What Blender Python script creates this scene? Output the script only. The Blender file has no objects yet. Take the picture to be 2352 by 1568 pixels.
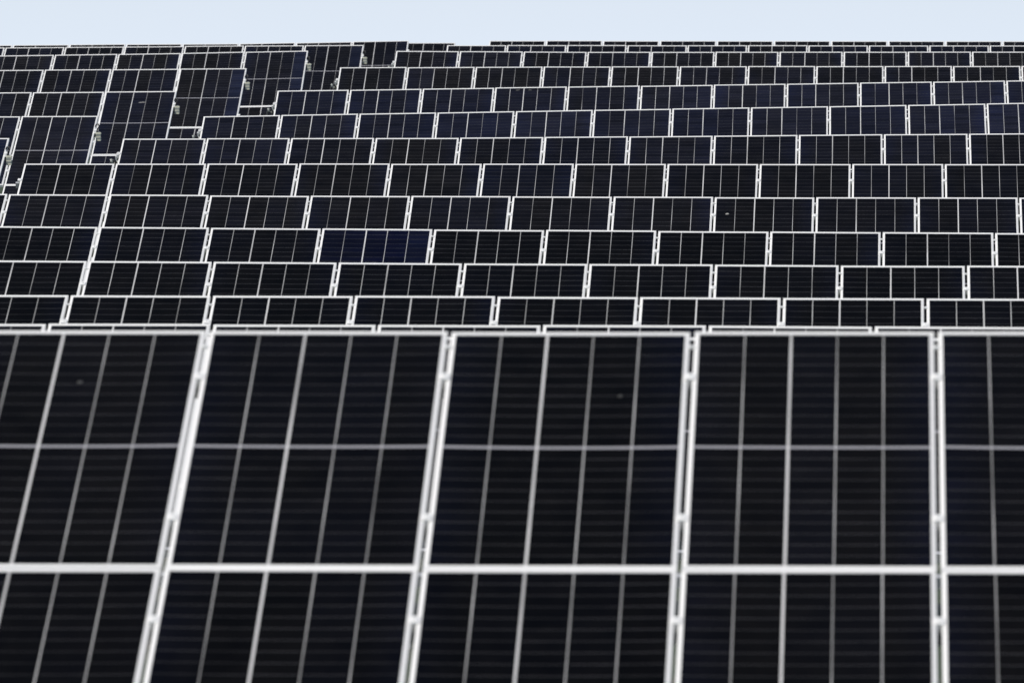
import bpy, bmesh, math, random
from mathutils import Vector, Matrix
random.seed(7)
S = bpy.context.scene
COL = S.collection

# ------------------------------------------------------------------ materials
def new_mat(name):
    m = bpy.data.materials.new(name); m.use_nodes = True
    nt = m.node_tree
    return m, nt, nt.nodes, nt.links, nt.nodes['Principled BSDF']

def val(nt, op, a, b=None, c=None, clamp=False):
    n = nt.nodes.new('ShaderNodeMath'); n.operation = op; n.use_clamp = clamp
    for i, v in enumerate((a, b, c)):
        if v is None: continue
        if isinstance(v, (int, float)): n.inputs[i].default_value = v
        else: nt.links.new(v, n.inputs[i])
    return n.outputs[0]

def mixc(nt, fac, a, b, kind='MIX'):
    n = nt.nodes.new('ShaderNodeMix'); n.data_type = 'RGBA'; n.blend_type = kind
    for s, v in ((0, fac), (6, a), (7, b)):
        if isinstance(v, (int, float)): n.inputs[s].default_value = v
        elif isinstance(v, tuple): n.inputs[s].default_value = (*v, 1)
        else: nt.links.new(v, n.inputs[s])
    return n.outputs[2]

PW, PH, GAP = 1.096, 2.384, 0.020
PITCH = PW + GAP
LIP_S, LIP_E, FD = 0.0220, 0.030, 0.035
TGAP = 0.006                                    # joint between the upper and the lower tier          # frame lips (long side, short side), frame depth

def cell_material():
    m, nt, N, L, b = new_mat('solar_glass')
    tc = N.new('ShaderNodeTexCoord'); sp = N.new('ShaderNodeSeparateXYZ'); L.new(tc.outputs['Object'], sp.inputs[0])
    x, y = sp.outputs[0], sp.outputs[1]
    oi = N.new('ShaderNodeObjectInfo')
    cw = (PW - 2 * LIP_S + 0.004) / 5
    u = val(nt, 'DIVIDE', val(nt, 'ADD', x, cw * 2.5), cw)            # 0..5 across
    col = val(nt, 'FLOOR', u)
    near = val(nt, 'ROUND', u)
    du = val(nt, 'MULTIPLY', val(nt, 'ABSOLUTE', val(nt, 'SUBTRACT', u, near)), cw)   # metres to the nearest column gap
    wide = val(nt, 'COMPARE', near, 2.0, 0.1)
    hw = val(nt, 'ADD', val(nt, 'MULTIPLY', wide, 0.0030), 0.0031)
    vline = val(nt, 'MULTIPLY', val(nt, 'SUBTRACT', hw, du), 2500.0, clamp=True)
    # rows: eleven half cells above and below the middle gap
    bow = val(nt, 'MULTIPLY', val(nt, 'SUBTRACT', val(nt, 'MULTIPLY', x, x), 0.12), val(nt, 'ADD', val(nt, 'MULTIPLY', oi.outputs['Random'], 0.03), 0.012))
    ym = val(nt, 'SUBTRACT', val(nt, 'SUBTRACT', y, PH / 2), bow)
    ay = val(nt, 'ABSOLUTE', ym)
    mid = val(nt, 'MULTIPLY', val(nt, 'SUBTRACT', 0.0115, ay), 2500.0, clamp=True)
    rp = (PH / 2 - 0.0085 - LIP_E + 0.002) / 11
    r = val(nt, 'DIVIDE', val(nt, 'SUBTRACT', ay, 0.0085), rp)
    row = val(nt, 'MULTIPLY', val(nt, 'FLOOR', r), val(nt, 'SIGN', ym))
    dr = val(nt, 'MULTIPLY', val(nt, 'ABSOLUTE', val(nt, 'SUBTRACT', r, val(nt, 'ROUND', r))), rp)
    hline = val(nt, 'MULTIPLY', val(nt, 'SUBTRACT', 0.0032, dr), 2500.0, clamp=True)
    # cell tint: each cell column its own blend of black and blue, each panel its own bias (object colour)
    cb = N.new('ShaderNodeCombineXYZ'); L.new(col, cb.inputs[0]); L.new(val(nt, 'MULTIPLY', oi.outputs['Random'], 371.0), cb.inputs[1])
    wn = N.new('ShaderNodeTexWhiteNoise'); wn.noise_dimensions = '2D'; L.new(cb.outputs[0], wn.inputs['Vector'])
    cb2 = N.new('ShaderNodeCombineXYZ'); L.new(col, cb2.inputs[0]); L.new(row, cb2.inputs[1]); L.new(val(nt, 'MULTIPLY', oi.outputs['Random'], 93.0), cb2.inputs[2])
    wn2 = N.new('ShaderNodeTexWhiteNoise'); wn2.noise_dimensions = '3D'; L.new(cb2.outputs[0], wn2.inputs['Vector'])
    ns = N.new('ShaderNodeTexNoise'); ns.noise_dimensions = '4D'; ns.inputs['Scale'].default_value = 1.3; ns.inputs['Detail'].default_value = 1.0
    L.new(tc.outputs['Object'], ns.inputs['Vector']); L.new(val(nt, 'MULTIPLY', oi.outputs['Random'], 57.0), ns.inputs['W'])
    osep = N.new('ShaderNodeSeparateColor'); L.new(oi.outputs['Color'], osep.inputs[0])
    blue = val(nt, 'ADD', val(nt, 'MULTIPLY', wn.outputs['Value'], 0.42), val(nt, 'MULTIPLY', ns.outputs['Fac'], 0.5))
    blue = val(nt, 'ADD', val(nt, 'SUBTRACT', blue, 0.45), osep.outputs[2], clamp=True)
    # thin-film sheen of the coating painted into the cell colour, bluest at the two outer cell columns of some panels
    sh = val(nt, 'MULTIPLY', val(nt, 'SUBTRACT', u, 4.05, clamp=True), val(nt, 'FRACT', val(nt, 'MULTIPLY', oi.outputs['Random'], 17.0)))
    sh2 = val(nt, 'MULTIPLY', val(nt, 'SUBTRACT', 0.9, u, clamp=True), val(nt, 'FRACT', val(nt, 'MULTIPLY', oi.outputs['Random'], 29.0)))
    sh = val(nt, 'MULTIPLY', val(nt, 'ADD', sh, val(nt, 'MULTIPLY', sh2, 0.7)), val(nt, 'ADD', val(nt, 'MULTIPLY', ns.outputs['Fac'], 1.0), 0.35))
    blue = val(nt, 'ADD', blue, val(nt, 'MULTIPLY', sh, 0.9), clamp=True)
    cell = mixc(nt, blue, (0.0026, 0.0024, 0.0025), (0.0028, 0.0034, 0.0080))
    deep = osep.outputs[1]
    strong = val(nt, 'GREATER_THAN', deep, 0.6)
    cell = mixc(nt, val(nt, 'MULTIPLY', strong, val(nt, 'ADD', val(nt, 'MULTIPLY', u, 0.14), 0.25), clamp=True), cell, (0.0012, 0.0018, 0.0120))
    last = val(nt, 'MULTIPLY', val(nt, 'MULTIPLY', val(nt, 'SUBTRACT', u, 3.99), 300.0, clamp=True), val(nt, 'SUBTRACT', deep, val(nt, 'MULTIPLY', strong, 0.6)), clamp=True)
    cell = mixc(nt, last, cell, (0.0048, 0.0066, 0.0160))  # blue sheen painted onto the last cell column of panels at the aisle
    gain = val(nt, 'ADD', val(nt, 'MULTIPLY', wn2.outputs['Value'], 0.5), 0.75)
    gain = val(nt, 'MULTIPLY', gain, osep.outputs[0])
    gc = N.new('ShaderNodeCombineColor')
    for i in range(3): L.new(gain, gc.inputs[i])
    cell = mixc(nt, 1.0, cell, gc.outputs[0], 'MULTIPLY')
    # fine busbar wires soften the black a little, dust film lies toward the lower edge
    dn = N.new('ShaderNodeTexNoise'); dn.noise_dimensions = '4D'; dn.inputs['Scale'].default_value = 7.0; dn.inputs['Detail'].default_value = 5.0
    L.new(tc.outputs['Object'], dn.inputs['Vector']); L.new(val(nt, 'MULTIPLY', oi.outputs['Random'], 31.0), dn.inputs['W'])
    dust = val(nt, 'MULTIPLY', val(nt, 'SUBTRACT', dn.outputs['Fac'], 0.35, clamp=True), 0.012)
    c = mixc(nt, dust, cell, (0.36, 0.33, 0.29))
    c = mixc(nt, val(nt, 'MULTIPLY', hline, val(nt, 'ADD', val(nt, 'MULTIPLY', dn.outputs['Fac'], 0.5), val(nt, 'MULTIPLY', wn2.outputs['Value'], 0.5))), c, (0.058, 0.059, 0.064))
    c = mixc(nt, val(nt, 'MULTIPLY', mid, 0.9), c, (0.29, 0.29, 0.315))
    # the ribbon lines show unevenly: the second one is widest and brightest, the others fade along their length
    cb3 = N.new('ShaderNodeCombineXYZ'); L.new(val(nt, 'MULTIPLY', near, 3.7), cb3.inputs[0]); L.new(val(nt, 'MULTIPLY', y, 0.9), cb3.inputs[1]); L.new(val(nt, 'MULTIPLY', oi.outputs['Random'], 211.0), cb3.inputs[2])
    ln = N.new('ShaderNodeTexNoise'); ln.inputs['Scale'].default_value = 1.0; ln.inputs['Detail'].default_value = 2.0; L.new(cb3.outputs[0], ln.inputs['Vector'])
    vv = val(nt, 'ADD', val(nt, 'MULTIPLY', val(nt, 'SUBTRACT', ln.outputs['Fac'], 0.5), 1.7), 0.55)
    vv = val(nt, 'MAXIMUM', val(nt, 'MINIMUM', val(nt, 'ADD', vv, val(nt, 'MULTIPLY', wide, 0.36)), 1.0), 0.22)
    vf = val(nt, 'MULTIPLY', vline, vv)
    c = mixc(nt, vf, c, (0.50, 0.50, 0.50))
    L.new(c, b.inputs['Base Color'])
    b.inputs['Roughness'].default_value = 0.16
    b.inputs['Specular IOR Level'].default_value = 0.018
    return m

def metal_material(name, base, rough, metallic, var=0.06, scale=9.0):
    m, nt, N, L, b = new_mat(name)
    tc = N.new('ShaderNodeTexCoord'); ns = N.new('ShaderNodeTexNoise')
    ns.inputs['Scale'].default_value = scale; ns.inputs['Detail'].default_value = 4
    L.new(tc.outputs['Object'], ns.inputs['Vector'])
    oi = N.new('ShaderNodeObjectInfo')
    f = val(nt, 'ADD', val(nt, 'MULTIPLY', ns.outputs['Fac'], 0.7), val(nt, 'MULTIPLY', oi.outputs['Random'], 0.3))
    c = mixc(nt, f, tuple(v * (1 - var) for v in base), tuple(min(1, v * (1 + var)) for v in base))
    L.new(c, b.inputs['Base Color'])
    b.inputs['Roughness'].default_value = rough; b.inputs['Metallic'].default_value = metallic
    return m

M_GLASS = cell_material()
M_FRAME = metal_material('anodised_frame', (0.78, 0.775, 0.755), 0.45, 0.15)
M_CLAMP = metal_material('clamp_aluminium', (0.82, 0.82, 0.80), 0.38, 0.2)
M_STEEL = metal_material('galvanised_steel', (0.42, 0.43, 0.45), 0.5, 0.35, 0.15, 14.0)
M_CREAM = metal_material('cream_plastic', (0.58, 0.58, 0.47), 0.5, 0.0, 0.05)
M_CREAMD = metal_material('grey_plastic', (0.28, 0.30, 0.28), 0.5, 0.0, 0.05)
M_BLACK = metal_material('black_rubber', (0.012, 0.012, 0.013), 0.5, 0.0, 0.2)
M_BACK = metal_material('white_backsheet', (0.7, 0.7, 0.7), 0.6, 0.0, 0.04)
M_DROP = metal_material('dried_dropping', (0.036, 0.036, 0.035), 0.8, 0.0, 0.2, 60.0)
M_DROPW = metal_material('fresh_dropping', (0.26, 0.255, 0.24), 0.8, 0.0, 0.2, 60.0)

def ground_material():
    m, nt, N, L, b = new_mat('rough_grass_ground')
    tc = N.new('ShaderNodeTexCoord')
    n1 = N.new('ShaderNodeTexNoise'); n1.inputs['Scale'].default_value = 0.35; n1.inputs['Detail'].default_value = 8
    n2 = N.new('ShaderNodeTexNoise'); n2.inputs['Scale'].default_value = 9.0; n2.inputs['Detail'].default_value = 6
    L.new(tc.outputs['Object'], n1.inputs['Vector']); L.new(tc.outputs['Object'], n2.inputs['Vector'])
    g = mixc(nt, n2.outputs['Fac'], (0.018, 0.030, 0.016), (0.045, 0.065, 0.028))
    f = val(nt, 'MULTIPLY', val(nt, 'SUBTRACT', n1.outputs['Fac'], 0.52, clamp=True), 6.0, clamp=True)
    L.new(mixc(nt, f, g, (0.085, 0.075, 0.055)), b.inputs['Base Color'])
    b.inputs['Roughness'].default_value = 0.95
    bp = N.new('ShaderNodeBump'); bp.inputs['Strength'].default_value = 0.6
    L.new(n2.outputs['Fac'], bp.inputs['Height']); L.new(bp.outputs[0], b.inputs['Normal'])
    return m
M_GROUND = ground_material()

# ------------------------------------------------------------------ helpers
def mesh_obj(name, bm, mat, parent=None, smooth=False):
    me = bpy.data.meshes.new(name)
    bmesh.ops.recalc_face_normals(bm, faces=bm.faces[:])
    bm.to_mesh(me); bm.free()
    for mm in (mat if isinstance(mat, list) else [mat]): me.materials.append(mm)
    if smooth:
        for p in me.polygons: p.use_smooth = True
    o = bpy.data.objects.new(name, me); COL.objects.link(o)
    if parent: o.parent = parent
    return o

def empty(name, mw, label, cat, group=None):
    o = bpy.data.objects.new(name, None); COL.objects.link(o)
    o.empty_display_size = 0.2
    o.matrix_world = mw
    o['label'] = label; o['category'] = cat
    if group: o['group'] = group
    return o

def box(bm, c, size, mtx=None, mi=0):
    M = Matrix.Translation(Vector(c)) @ Matrix.Diagonal((*size, 1))
    if mtx is not None: M = mtx @ M
    r = bmesh.ops.create_cube(bm, size=1.0, matrix=M)
    for v in r['verts']:
        for f in v.link_faces: f.material_index = mi

def bevel(bm, w, seg=1):
    bmesh.ops.bevel(bm, geom=bm.edges[:], offset=w, segments=seg, affect='EDGES', clamp_overlap=True)

def tube(bm, pts, r, n=8):
    pts = [Vector(p) for p in pts]; rings = []
    for i, p in enumerate(pts):
        t = (pts[min(i + 1, len(pts) - 1)] - pts[max(i - 1, 0)]).normalized()
        a = t.orthogonal().normalized()
        if rings:                                   # keep the ring from twisting
            a = (pa - t * pa.dot(t)).normalized()
        pa = a; b = t.cross(a)
        rings.append([bm.verts.new(p + (a * math.cos(k * 2 * math.pi / n) + b * math.sin(k * 2 * math.pi / n)) * r) for k in range(n)])
    for A, B in zip(rings, rings[1:]):
        for k in range(n): bm.faces.new((A[k], A[(k + 1) % n], B[(k + 1) % n], B[k]))
    bm.faces.new(rings[0]); bm.faces.new(rings[-1][::-1])

def beam(bm, pts, side, w, nrm, h):
    """rectangular bar swept through pts; its top face holds the points, its body hangs h below along -nrm"""
    rings = []
    for p, sd, nm in zip(pts, side, nrm):
        rings.append([bm.verts.new(p + sd * w / 2), bm.verts.new(p - sd * w / 2), bm.verts.new(p - sd * w / 2 - nm * h), bm.verts.new(p + sd * w / 2 - nm * h)])
    for A, B in zip(rings, rings[1:]):
        for k in range(4): bm.faces.new((A[k], A[(k + 1) % 4], B[(k + 1) % 4], B[k]))
    bm.faces.new(rings[0]); bm.faces.new(rings[-1][::-1])

# ------------------------------------------------------------------ site survey (metres; camera at the origin looks along +Y)
TILT = math.radians(23.4)
CT, ST = math.cos(TILT), math.sin(TILT)
def row_y(n): return 34.945 + 8.172 * (n if n > 1 else 1 - n)      # 0 is the sunken row right behind the nearest one
# top edge height along each row of the right-hand block, and of the left-hand block beyond the aisle
ZR = {0: [(-5.0, -1.485), (0.8, -1.485)], 1: [(-4.1, -1.178), (0.61, -1.174)], 2: [(-6.01, -1.678), (-4.24, -1.680), (-1.39, -1.684), (0.9, -1.694)],
      3: [(-6.42, -1.723), (-3.55, -1.727), (0.28, -1.739)], 4: [(-7.93, -1.648), (-3.79, -1.673), (0.68, -1.689)],
      5: [(-8.88, -1.507), (-4.53, -1.535), (1.02, -1.565)], 6: [(-9.74, -1.316), (-5.01, -1.334), (1.41, -1.348)],
      7: [(-10.49, -1.073), (1.61, -1.073)], 8: [(-10.09, -0.837), (-5.67, -0.825), (-3.45, -0.808), (-0.11, -0.779), (1.76, -0.766)],
      9: [(-9.76, -0.588), (-4.23, -0.496), (-0.89, -0.446), (1.34, -0.406)], 10: [(-9.37, -0.241), (-4.95, -0.181), (-1.61, -0.134), (1.73, -0.085)],
      11: [(-9.0, 0.121), (-5.68, 0.138), (2.11, 0.147)], 12: [(-8.61, 0.421), (-5.3, 0.403), (2.33, 0.402)],
      13: [(-8.19, 0.555), (2.47, 0.541)], 14: [(-7.84, 0.674), (2.61, 0.661)]}
ZL = {8: [(-13.0, -0.836), (-11.62, -0.833)], 9: [(-12.71, -0.591), (-11.29, -0.588)], 10: [(-13.67, -0.268), (-10.94, -0.247)],
      11: [(-14.63, 0.081), (-12.47, 0.096), (-10.55, 0.109)], 12: [(-15.58, 0.338), (-12.38, 0.382), (-10.16, 0.425)],
      13: [(-16.54, 0.511), (-11.76, 0.545), (-9.75, 0.555)], 14: [(-17.5, 0.589), (-12.44, 0.621), (-9.43, 0.674)],
      15: [(-9.93, 0.671), (-8.98, 0.671)]}
X0 = {0: -4.96, 1: -3.136, 2: -5.690, 3: -6.420, 4: -7.139, 5: -7.893, 6: -9.749, 7: -10.509, 8: -10.134, 9: -9.801, 10: -9.399,
      11: -9.029, 12: -8.632, 13: -8.217, 14: -7.859}     # one panel joint (rows 1-6) or the aisle end (rows 7-14)
XE = {8: -11.622, 9: -11.293, 10: -10.935, 11: -10.545, 12: -10.159, 13: -9.746, 14: -9.428, 15: -8.978}   # aisle end, left block

def interp(tab, x, extrapolate=True):
    if x <= tab[0][0]: a, b = tab[0], tab[1]
    elif x >= tab[-1][0]: a, b = tab[-2], tab[-1]
    else:
        for a, b in zip(tab, tab[1:]):
            if a[0] <= x <= b[0]: break
    s = (b[1] - a[1]) / (b[0] - a[0])
    return a[1] + s * (x - a[0]), s

def clampz(tab, x):
    return interp(tab, min(max(x, tab[0][0]), tab[-1][0]))[0]

CAM_YAW, CAM_PITCH, FPX = math.radians(2.84), math.radians(2.0), 17500.0 / 2352 * 1024
HALF = 512 / FPX
def frame_edges(y):                     # world x of the picture's left and right border at distance y
    return y * math.tan(-CAM_YAW - math.atan(HALF)), y * math.tan(-CAM_YAW + math.atan(HALF))

# ------------------------------------------------------------------ ground
def ground_z(x, y):
    pts = [(-400.0, -1.75), (0.0, -1.75), (3.0, -1.85), (22.0, -3.5)]
    for n in [1, 0] + list(range(2, 15)):
        tab = ZR[n]
        z = clampz((ZL[n] + ZR[n]) if n in ZL else tab, x)
        pts.append((row_y(n) - 2.2, z - 2.5))
    pts += [(157.0, -1.95), (175.0, -2.6), (260.0, -7.0), (500.0, -16.0), (2500.0, -45.0), (9000.0, -60.0)]
    if y <= pts[0][0]: return pts[0][1]
    for a, b in zip(pts, pts[1:]):
        if y <= b[0]: return a[1] + (b[1] - a[1]) * (y - a[0]) / (b[0] - a[0])
    return pts[-1][1]
bm = bmesh.new()
xs = [-4000, -1000, -300, -100, -50, -30] + [-24 + 2 * i for i in range(18)] + [16, 30, 60, 150, 400, 1500, 4000]
ysg = [-300, -60, -20, 0, 3, 8, 14, 20, 26] + [30 + 2 * i for i in range(70)] + [175, 200, 260, 350, 500, 1000, 2500, 9000]
grid = [[bm.verts.new((x, y, ground_z(x, y) + (random.uniform(-.03, .03) if 5 < y < 170 else 0))) for x in xs] for y in ysg]
for A, B in zip(grid, grid[1:]):
    for i in range(len(xs) - 1): bm.faces.new((A[i], A[i + 1], B[i + 1], B[i]))
g = mesh_obj('ground', bm, M_GROUND, smooth=True); g['kind'] = 'structure'

# ------------------------------------------------------------------ one panel, then copies
def frame_bmesh():
    bm = bmesh.new(); hw = PW / 2
    for sx in (-1, 1):
        # long members: the lip, shaped so opposite sides catch the sun unequally, falls away outwards at about 14 degrees
        prof = [(hw - LIP_S, 0.0), (hw - 0.0015, -0.0055), (hw, -0.0075), (hw, -FD), (hw - LIP_S, -FD)]
        ends = [[bm.verts.new((sx * px, yy, pz)) for px, pz in prof] for yy in (LIP_E + .0003, PH - LIP_E - .0003)]
        for k in range(5): bm.faces.new((ends[0][k], ends[0][(k + 1) % 5], ends[1][(k + 1) % 5], ends[1][k]))
        bm.faces.new(ends[0]); bm.faces.new(ends[1][::-1])
    for yc in (LIP_E / 2, PH - LIP_E / 2):
        box(bm, (0, yc, -FD / 2), (PW, LIP_E, FD))
    bevel(bm, 0.0008)
    return bm
def glass_bmesh():
    bm = bmesh.new()
    box(bm, (0, PH / 2, -0.0065), (PW - 2 * LIP_S - 0.001, PH - 2 * LIP_E - 0.001, 0.006))
    return bm
PROTO_F = mesh_obj('frame', frame_bmesh(), M_FRAME)
PROTO_G = mesh_obj('glass_face', glass_bmesh(), M_GLASS)
used_proto = [False]

ORD = ['', 'first', 'second', 'third', 'fourth', 'fifth', 'sixth', 'seventh', 'eighth', 'ninth', 'tenth', 'eleventh', 'twelfth', 'thirteenth', 'fourteenth', 'fifteenth']

def plane_frame(tab, n, xc):
    """local axes of the panel plane of row n around xc: along the row, up the slope, normal; and the top edge point"""
    z, s = interp(tab, xc)
    ax = Vector((1, 0, s)).normalized()
    up = Vector((0, CT, ST)); up = (up - ax * up.dot(ax)).normalized()
    nn = ax.cross(up)
    return ax, up, nn, Vector((xc, row_y(n), z))

# rows whose panels lean to the bluer or the greyer side of black: cell blue, plus differing sky reflection painted in as brightness
ROW_BLUE = {0: 0.3, 1: -0.08, 2: 0.45, 3: -0.1, 4: -0.05, 5: -0.1, 6: 0.12, 7: 0.05, 8: 0.25, 9: 0.55, 10: 0.5, 11: 0.1, 12: 0.12, 13: 0.4, 14: 0.2, 15: 0.5}
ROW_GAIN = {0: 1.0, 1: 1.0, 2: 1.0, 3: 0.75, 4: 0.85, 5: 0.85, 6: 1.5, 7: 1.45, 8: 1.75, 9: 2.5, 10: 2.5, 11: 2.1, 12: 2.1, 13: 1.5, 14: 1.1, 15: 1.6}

def make_panel(tab, n, xc, lower, label, group, blue, gain, deep=0.0):
    ax, up, nn, top = plane_frame(tab, n, xc)
    down = PH + (PH + TGAP if lower else 0)
    o = top - up * down + nn * random.uniform(-.0012, .0012) + Vector((random.uniform(-.0015, .0015), 0, 0))
    R = Matrix((ax, up, nn)).transposed().to_4x4()
    J = Matrix.Rotation(math.radians(random.gauss(0, .04)), 4, 'X') @ Matrix.Rotation(math.radians(random.gauss(0, .045)), 4, 'Y')
    e = empty('solar_panel', Matrix.Translation(o) @ R @ J, label, 'solar panel', group)
    if not used_proto[0]:
        f, gl = PROTO_F, PROTO_G; used_proto[0] = True
    else:
        f, gl = PROTO_F.copy(), PROTO_G.copy(); COL.objects.link(f); COL.objects.link(gl)
    f.parent = e; gl.parent = e
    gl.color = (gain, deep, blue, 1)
    return e

def dropping(panel, x, y, rx, ry, mat=None):
    bm = bmesh.new()
    for k in range(5):
        cx, cy = x + random.uniform(-.5, .5) * rx, y + random.uniform(-.5, .5) * ry
        q = random.uniform(.45, 1.0)
        bmesh.ops.create_icosphere(bm, subdivisions=2, radius=1.0,
            matrix=Matrix.Translation((cx, cy, -0.003 + k * 0.0002)) @ Matrix.Diagonal((rx * q, ry * q, 0.003, 1)))
    mesh_obj('bird_dropping', bm, mat or M_DROP, panel, True)

# ------------------------------------------------------------------ racks
def rack(n, tab, joints, label, has_lower, aisle_end):
    """joints: world x of every panel joint from one table end to the other"""
    xm = (joints[0] + joints[-1]) / 2
    base = Vector((xm, row_y(n) - 2.2, ground_z(xm, row_y(n) - 2.2)))
    e = empty('mounting_rack', Matrix.Translation(base), label, 'solar rack', 'steel racks carrying the rows of panels')
    inv = -base
    slope = 2 * PH + TGAP
    def P(x, s, d=0.0):
        ax, up, nn, top = plane_frame(tab, n, x)
        return top - up * s + nn * d + inv
    # purlins along the row
    for s in ([0.48, 1.90, 2.870, 4.29]):
        bm = bmesh.new()
        xs_ = [joints[0] - 0.05] + joints[1:-1] + [joints[-1] + 0.05]
        fr = [plane_frame(tab, n, x) for x in xs_]
        beam(bm, [P(x, s, -FD - .001) for x in xs_], [f[1] for f in fr], 0.045, [f[2] for f in fr], 0.065)
        mesh_obj('purlin', bm, M_STEEL, e)
    # rafters with two posts
    k = 1
    while k < len(joints):
        x = joints[k] - PITCH * 0.5
        f = plane_frame(tab, n, x)
        bm = bmesh.new()
        beam(bm, [P(x, 0.25, -FD - .068), P(x, slope - 0.25, -FD - .068)], [f[0], f[0]], 0.06, [f[2], f[2]], 0.09)
        mesh_obj('rafter', bm, M_STEEL, e)
        for s in (0.95, 3.7):
            tp = P(x, s, -FD - .10) - inv
            gz = ground_z(tp.x, tp.y)
            bm = bmesh.new()
            box(bm, (tp.x + inv.x + .066, tp.y + inv.y, (tp.z + gz) / 2 + inv.z - .12), (0.07, 0.05, tp.z - gz + .24))
            mesh_obj('post', bm, M_STEEL, e)
        k += 3
    # clamps in the joints, end clamps at the table ends
    for i, x in enumerate(joints):
        endj = i in (0, len(joints) - 1)
        if i == 0: x -= 0.0
        f = plane_frame(tab, n, x)
        R = Matrix((f[0], f[1], f[2])).transposed().to_4x4()
        for s in ([0.48, 1.90] + ([2.870, 4.29] if has_lower(i) else [])):
            bm = bmesh.new()
            p = P(x, s, 0.0)
            M = Matrix.Translation(p) @ R
            box(bm, (0, 0, -0.001), (0.044, 0.06, 0.012), M)
            box(bm, (0, 0, -0.022), (0.0135, 0.06, 0.045), M)
            bmesh.ops.create_cone(bm, cap_ends=True, segments=8, radius1=.007, radius2=.007, depth=.006, matrix=M @ Matrix.Translation((0, 0, .009)))
            mesh_obj('end_clamp' if endj else 'mid_clamp', bm, M_CLAMP, e)
        if not endj:
            bm = bmesh.new()
            box(bm, (0, 0, -0.002), (0.034, 0.018, 0.010), Matrix.Translation(P(x, 0.165, 0.0)) @ R)
            box(bm, (0, 0, 0.0060), (0.008, 0.008, 0.004), Matrix.Translation(P(x, 0.165, 0.0)) @ R)
            mesh_obj('earthing_strap', bm, M_CLAMP, e)
    if aisle_end is not None:           # bright bracket and capped tube end at the aisle
        x, sg = aisle_end
        f = plane_frame(tab, n, x)
        bm = bmesh.new()
        tube(bm, [P(x - sg * .10, 0.60, -.085), P(x + sg * 0.055, 0.60, -.085)], 0.032, 14)
        mesh_obj('tube_end', bm, M_CREAMD, e, True)
        bm = bmesh.new()
        R = Matrix((f[0], f[1], f[2])).transposed().to_4x4()
        M = Matrix.Translation(P(x, 0.50, -.02)) @ R
        box(bm, (sg * .012, 0, 0), (.03, .07, .05), M)
        box(bm, (sg * .030, -.02, -.03), (.02, .03, .06), M)
        mesh_obj('end_bracket', bm, M_CLAMP, e)
    return e

def combiner(n, tab, x):
    f = plane_frame(tab, n, x); top = f[3]
    c = top - f[1] * 0.60 - f[2] * 0.05
    e = empty('combiner_box', Matrix.Translation((x + .048, c.y, c.z - .066)) @ Matrix.Scale(0.88, 4),
              'small cream cable box at the aisle end of the %s row, left of the aisle' % ORD[n], 'cable box', 'cream cable boxes along the aisle')
    bm = bmesh.new(); box(bm, (0, 0, .040), (.082, .06, .080)); bevel(bm, .005, 2); mesh_obj('box_body', bm, M_CREAM, e)
    bm = bmesh.new(); box(bm, (0, -.002, .093), (.078, .058, .022)); box(bm, (0, -.033, .05), (.06, .004, .022)); mesh_obj('label_plate', bm, M_CREAMD, e)
    bm = bmesh.new(); box(bm, (.002, -.002, .125), (.088, .066, .036)); bevel(bm, .006, 2); mesh_obj('lid', bm, M_CREAM, e)
    bm = bmesh.new()
    tube(bm, [(-.02, 0, .145), (-.015, -.005, .19), (.012, -.01, .235), (.0, 0, .275), (-.035, .01, .27), (-.05, .01, .23)], .011)
    mesh_obj('cable', bm, M_BLACK, e, True)
    bm = bmesh.new()
    box(bm, (-.052, .01, .15), (.03, .05, .05)); mesh_obj('bracket', bm, M_CLAMP, e)

def cable_bundle(n, tab, x):
    f = plane_frame(tab, n, x); top = f[3]
    c = top - f[1] * 0.66 - f[2] * 0.06
    e = empty('cable_loop', Matrix.Translation((x - .055, c.y - .04, c.z)),
              'black cable loop hanging at the aisle end of the %s row, right of the aisle' % ORD[n], 'cable', 'cable loops along the aisle')
    bm = bmesh.new()
    for k in range(3):
        pts = []
        for i in range(15):
            a = -0.35 + i / 14 * 5.5 + k * .5
            pts.append((math.cos(a) * (.040 + .006 * k), -.01 + .014 * k + .004 * math.sin(3 * a), -.035 + math.sin(a) * (.065 + .007 * k)))
        tube(bm, pts, .0095)
    mesh_obj('cable', bm, M_BLACK, e, True)
    bm = bmesh.new()
    tube(bm, [(-.028, -.035, .055), (-.010, -.035, -.005)], .015, 10)
    mesh_obj('connector', bm, M_CREAMD, e, True)

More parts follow.
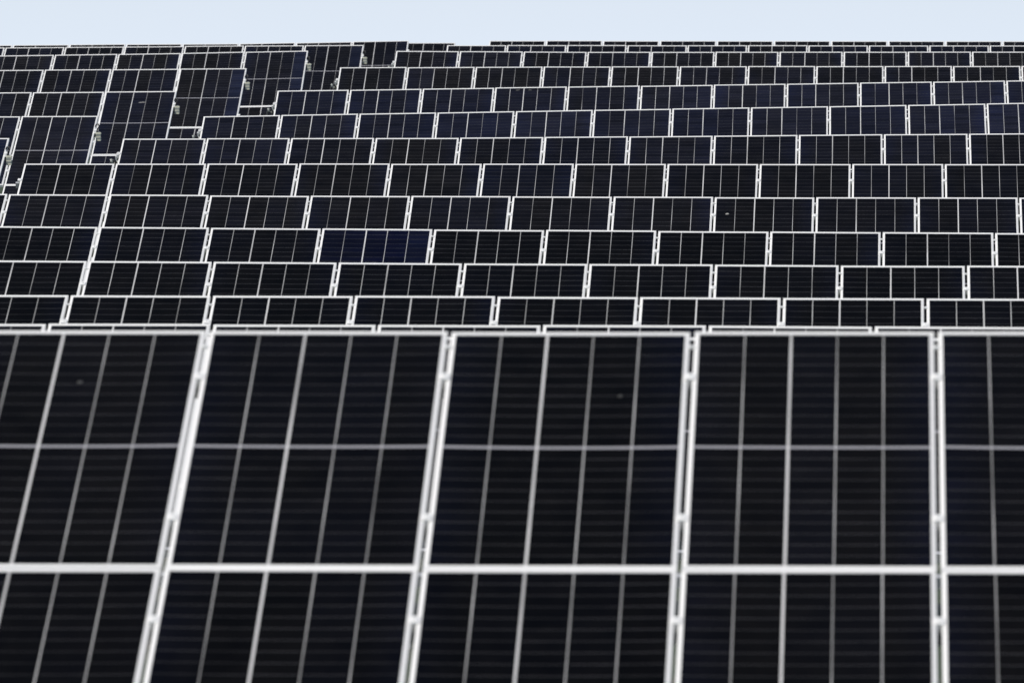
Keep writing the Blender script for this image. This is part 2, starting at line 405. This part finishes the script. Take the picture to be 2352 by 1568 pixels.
# ------------------------------------------------------------------ fill the rows
ROWS = {}
for n in range(0, 16):
    y = row_y(n); xl, xr = frame_edges(y)
    if n == 0:
        tab = ZR[0]
        joints = [X0[0] - PITCH]
        while joints[-1] < xr: joints.append(joints[-1] + PITCH)
        rack(0, tab, joints, 'steel rack of the sunken row hidden right behind the nearest row', lambda i: False, None)
        for a, b in zip(joints, joints[1:]):
            make_panel(tab, 0, (a + b) / 2, False, 'black solar panel in the sunken row glimpsed through the joints of the nearest row',
                       'solar panels in the sunken row', 0.3, 1.0)
    elif n <= 14:
        tab = ZR[n]
        j = X0[n]
        if n <= 6:
            while j > xl: j -= PITCH
        joints = [j]
        while joints[-1] < xr + 0.8: joints.append(joints[-1] + PITCH)
        lowers = (lambda i, n=n: True) if n == 1 else ((lambda i: i <= 1) if 11 > n > 99 else (lambda i: False))
        name = 'steel rack under the panels of the %s row%s' % (ORD[n] if n > 1 else 'nearest', ', right of the aisle' if n >= 8 else '')
        rack(n, tab, joints, name, lowers, (joints[0], -1) if n >= 8 else None)
        for i in range(len(joints) - 1):
            xc = joints[i] + PITCH / 2
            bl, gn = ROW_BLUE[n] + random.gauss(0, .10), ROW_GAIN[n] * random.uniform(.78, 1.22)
            grp = 'solar panels in the %s row' % (ORD[n] if n > 1 else 'nearest')
            if n >= 8: lab = 'solar panel, %s to the right of the aisle in the %s row'
            else: lab = 'solar panel, %s from the left in the %s row'
            lab = lab % (ORD[i + 1], ORD[n])
            kind = 'black'
            if bl > 0.38: kind = 'bluish black'
            if n == 5 and i == 3: bl, gn, kind = 0.6, 1.05, 'deep blue'
            if n == 7 and i == 5 or n == 8 and i == 5: bl, gn, kind = 0.5, 1.3, 'bluish black'
            if n == 1:
                lab = '%s solar panel, %s from the left in the upper tier of the nearest row' % (kind, ORD[i + 1])
            else: lab = kind + ' ' + lab
            p = make_panel(tab, n, xc, False, lab, grp, bl, gn, 1.0 if kind == 'deep blue' else 0.0)
            ROWS[(n, 'R', i)] = p
            if n == 1:
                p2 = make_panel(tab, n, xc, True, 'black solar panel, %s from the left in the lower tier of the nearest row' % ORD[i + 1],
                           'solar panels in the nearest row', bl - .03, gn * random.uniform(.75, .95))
                ROWS[(n, 'RL', i)] = p2
        if n >= 8 and n <= 13: cable_bundle(n, tab, joints[0])
    if n in ZL:
        tab = ZL[n]
        joints = [XE[n]]
        lim = xl if n < 15 else XE[n] - 1.2
        while joints[0] > lim: joints.insert(0, joints[0] - PITCH)
        rack(n, tab, joints, 'steel rack under the panels of the %s row, left of the aisle' % ORD[n], lambda i: False, None)
        m = len(joints) - 1
        for i in range(m):
            k = m - i
            xc = joints[i] + PITCH / 2
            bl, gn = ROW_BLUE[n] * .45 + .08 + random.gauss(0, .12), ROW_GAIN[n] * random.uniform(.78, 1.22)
            kind = 'bluish black' if bl > 0.38 else 'black'
            p = make_panel(tab, n, xc, False, '%s solar panel, %s to the left of the aisle in the %s row' % (kind, ORD[k], ORD[n]),
                       'solar panels in the %s row' % ORD[n], bl, gn, 0.5 if k == 1 and n in (8, 11, 12, 13, 14) else 0.0)
            ROWS[(n, 'L', k)] = p
            if (k <= 1 and n in (8, 9, 10, 11, 12, 13)):
                make_panel(tab, n, xc, True, '%s solar panel in the lower tier, beside the aisle in the %s row' % (kind, ORD[n]),
                           'lower solar panels beside the aisle', bl, gn, 0.5 if n in (8, 11, 12, 13) else 0.0)
        if n <= 13: combiner(n, tab, XE[n])

dropping(ROWS[(1, 'R', 0)], 0.02, 1.84, .011, .016)
dropping(ROWS[(1, 'R', 2)], 0.25, 1.72, .009, .012)
dropping(ROWS[(6, 'R', 8)], -0.40, 1.95, .018, .020, M_DROPW)
dropping(ROWS[(10, 'L', 1)], 0.06, 1.97, .045, .012, M_DROPW)
for k, x in ((3, -.2), (3, -.02)): dropping(ROWS[(10, 'R', k)], x, 2.28, .03, .02)

# ------------------------------------------------------------------ light
EL, AZ = math.radians(52), math.radians(233)            # azimuth clockwise from +Y
sd = Vector((math.sin(AZ) * math.cos(EL), math.cos(AZ) * math.cos(EL), math.sin(EL)))
w = bpy.data.worlds.new('World'); S.world = w; w.use_nodes = True
wn = w.node_tree.nodes; wl = w.node_tree.links
sky = wn.new('ShaderNodeTexSky'); sky.sky_type = 'NISHITA'; sky.sun_disc = False
sky.sun_elevation = EL; sky.sun_rotation = AZ
sky.air_density = 1.0; sky.dust_density = 0.6; sky.ozone_density = 2.0; sky.altitude = 0
# bright summer haze low over the horizon, clear sky above it
tcw = wn.new('ShaderNodeTexCoord'); sx = wn.new('ShaderNodeSeparateXYZ'); wl.new(tcw.outputs['Generated'], sx.inputs[0])
up_ = val(w.node_tree, 'MAXIMUM', sx.outputs[2], 0.0)
hz = val(w.node_tree, 'POWER', 2.718, val(w.node_tree, 'MULTIPLY', up_, -7.0))
hzcol = mixc(w.node_tree, val(w.node_tree, 'MULTIPLY', up_, 14.0, clamp=True), (7.60, 8.40, 9.65), (6.95, 7.90, 9.2))
hn = wn.new('ShaderNodeTexNoise'); hn.inputs['Scale'].default_value = 14.0; hn.inputs['Detail'].default_value = 3.0; wl.new(tcw.outputs['Generated'], hn.inputs['Vector'])
hzcol = mixc(w.node_tree, val(w.node_tree, 'MULTIPLY', hn.outputs['Fac'], 0.4), hzcol, (7.0, 8.05, 8.95))
skyc = mixc(w.node_tree, hz, sky.outputs[0], hzcol)
wl.new(skyc, wn['Background'].inputs['Color']); wn['Background'].inputs['Strength'].default_value = 0.10
ld = bpy.data.lights.new('sun', 'SUN'); ld.energy = 4.3; ld.angle = math.radians(0.53); ld.color = (1.0, 0.93, 0.83)
lo = bpy.data.objects.new('sun', ld); COL.objects.link(lo); lo.rotation_euler = sd.to_track_quat('Z', 'Y').to_euler()
lo.location = (-10, -20, 40)

# ------------------------------------------------------------------ camera
cd = bpy.data.cameras.new('camera'); co = bpy.data.objects.new('camera', cd); COL.objects.link(co)
cd.sensor_width = 36; cd.lens = 17500.0 / 2352 * 36
cd.clip_start = 0.5; cd.clip_end = 20000
co.rotation_euler = (math.pi / 2 - CAM_PITCH, 0, CAM_YAW)
cd.dof.use_dof = True; cd.dof.focus_distance = 92.0; cd.dof.aperture_fstop = 7.6
S.camera = co
S.view_settings.view_transform = 'Standard'; S.view_settings.look = 'None'
S.view_settings.exposure = 0.0; S.view_settings.gamma = 1.0
S.cycles.use_denoising = True
S.cycles.max_bounces = 6
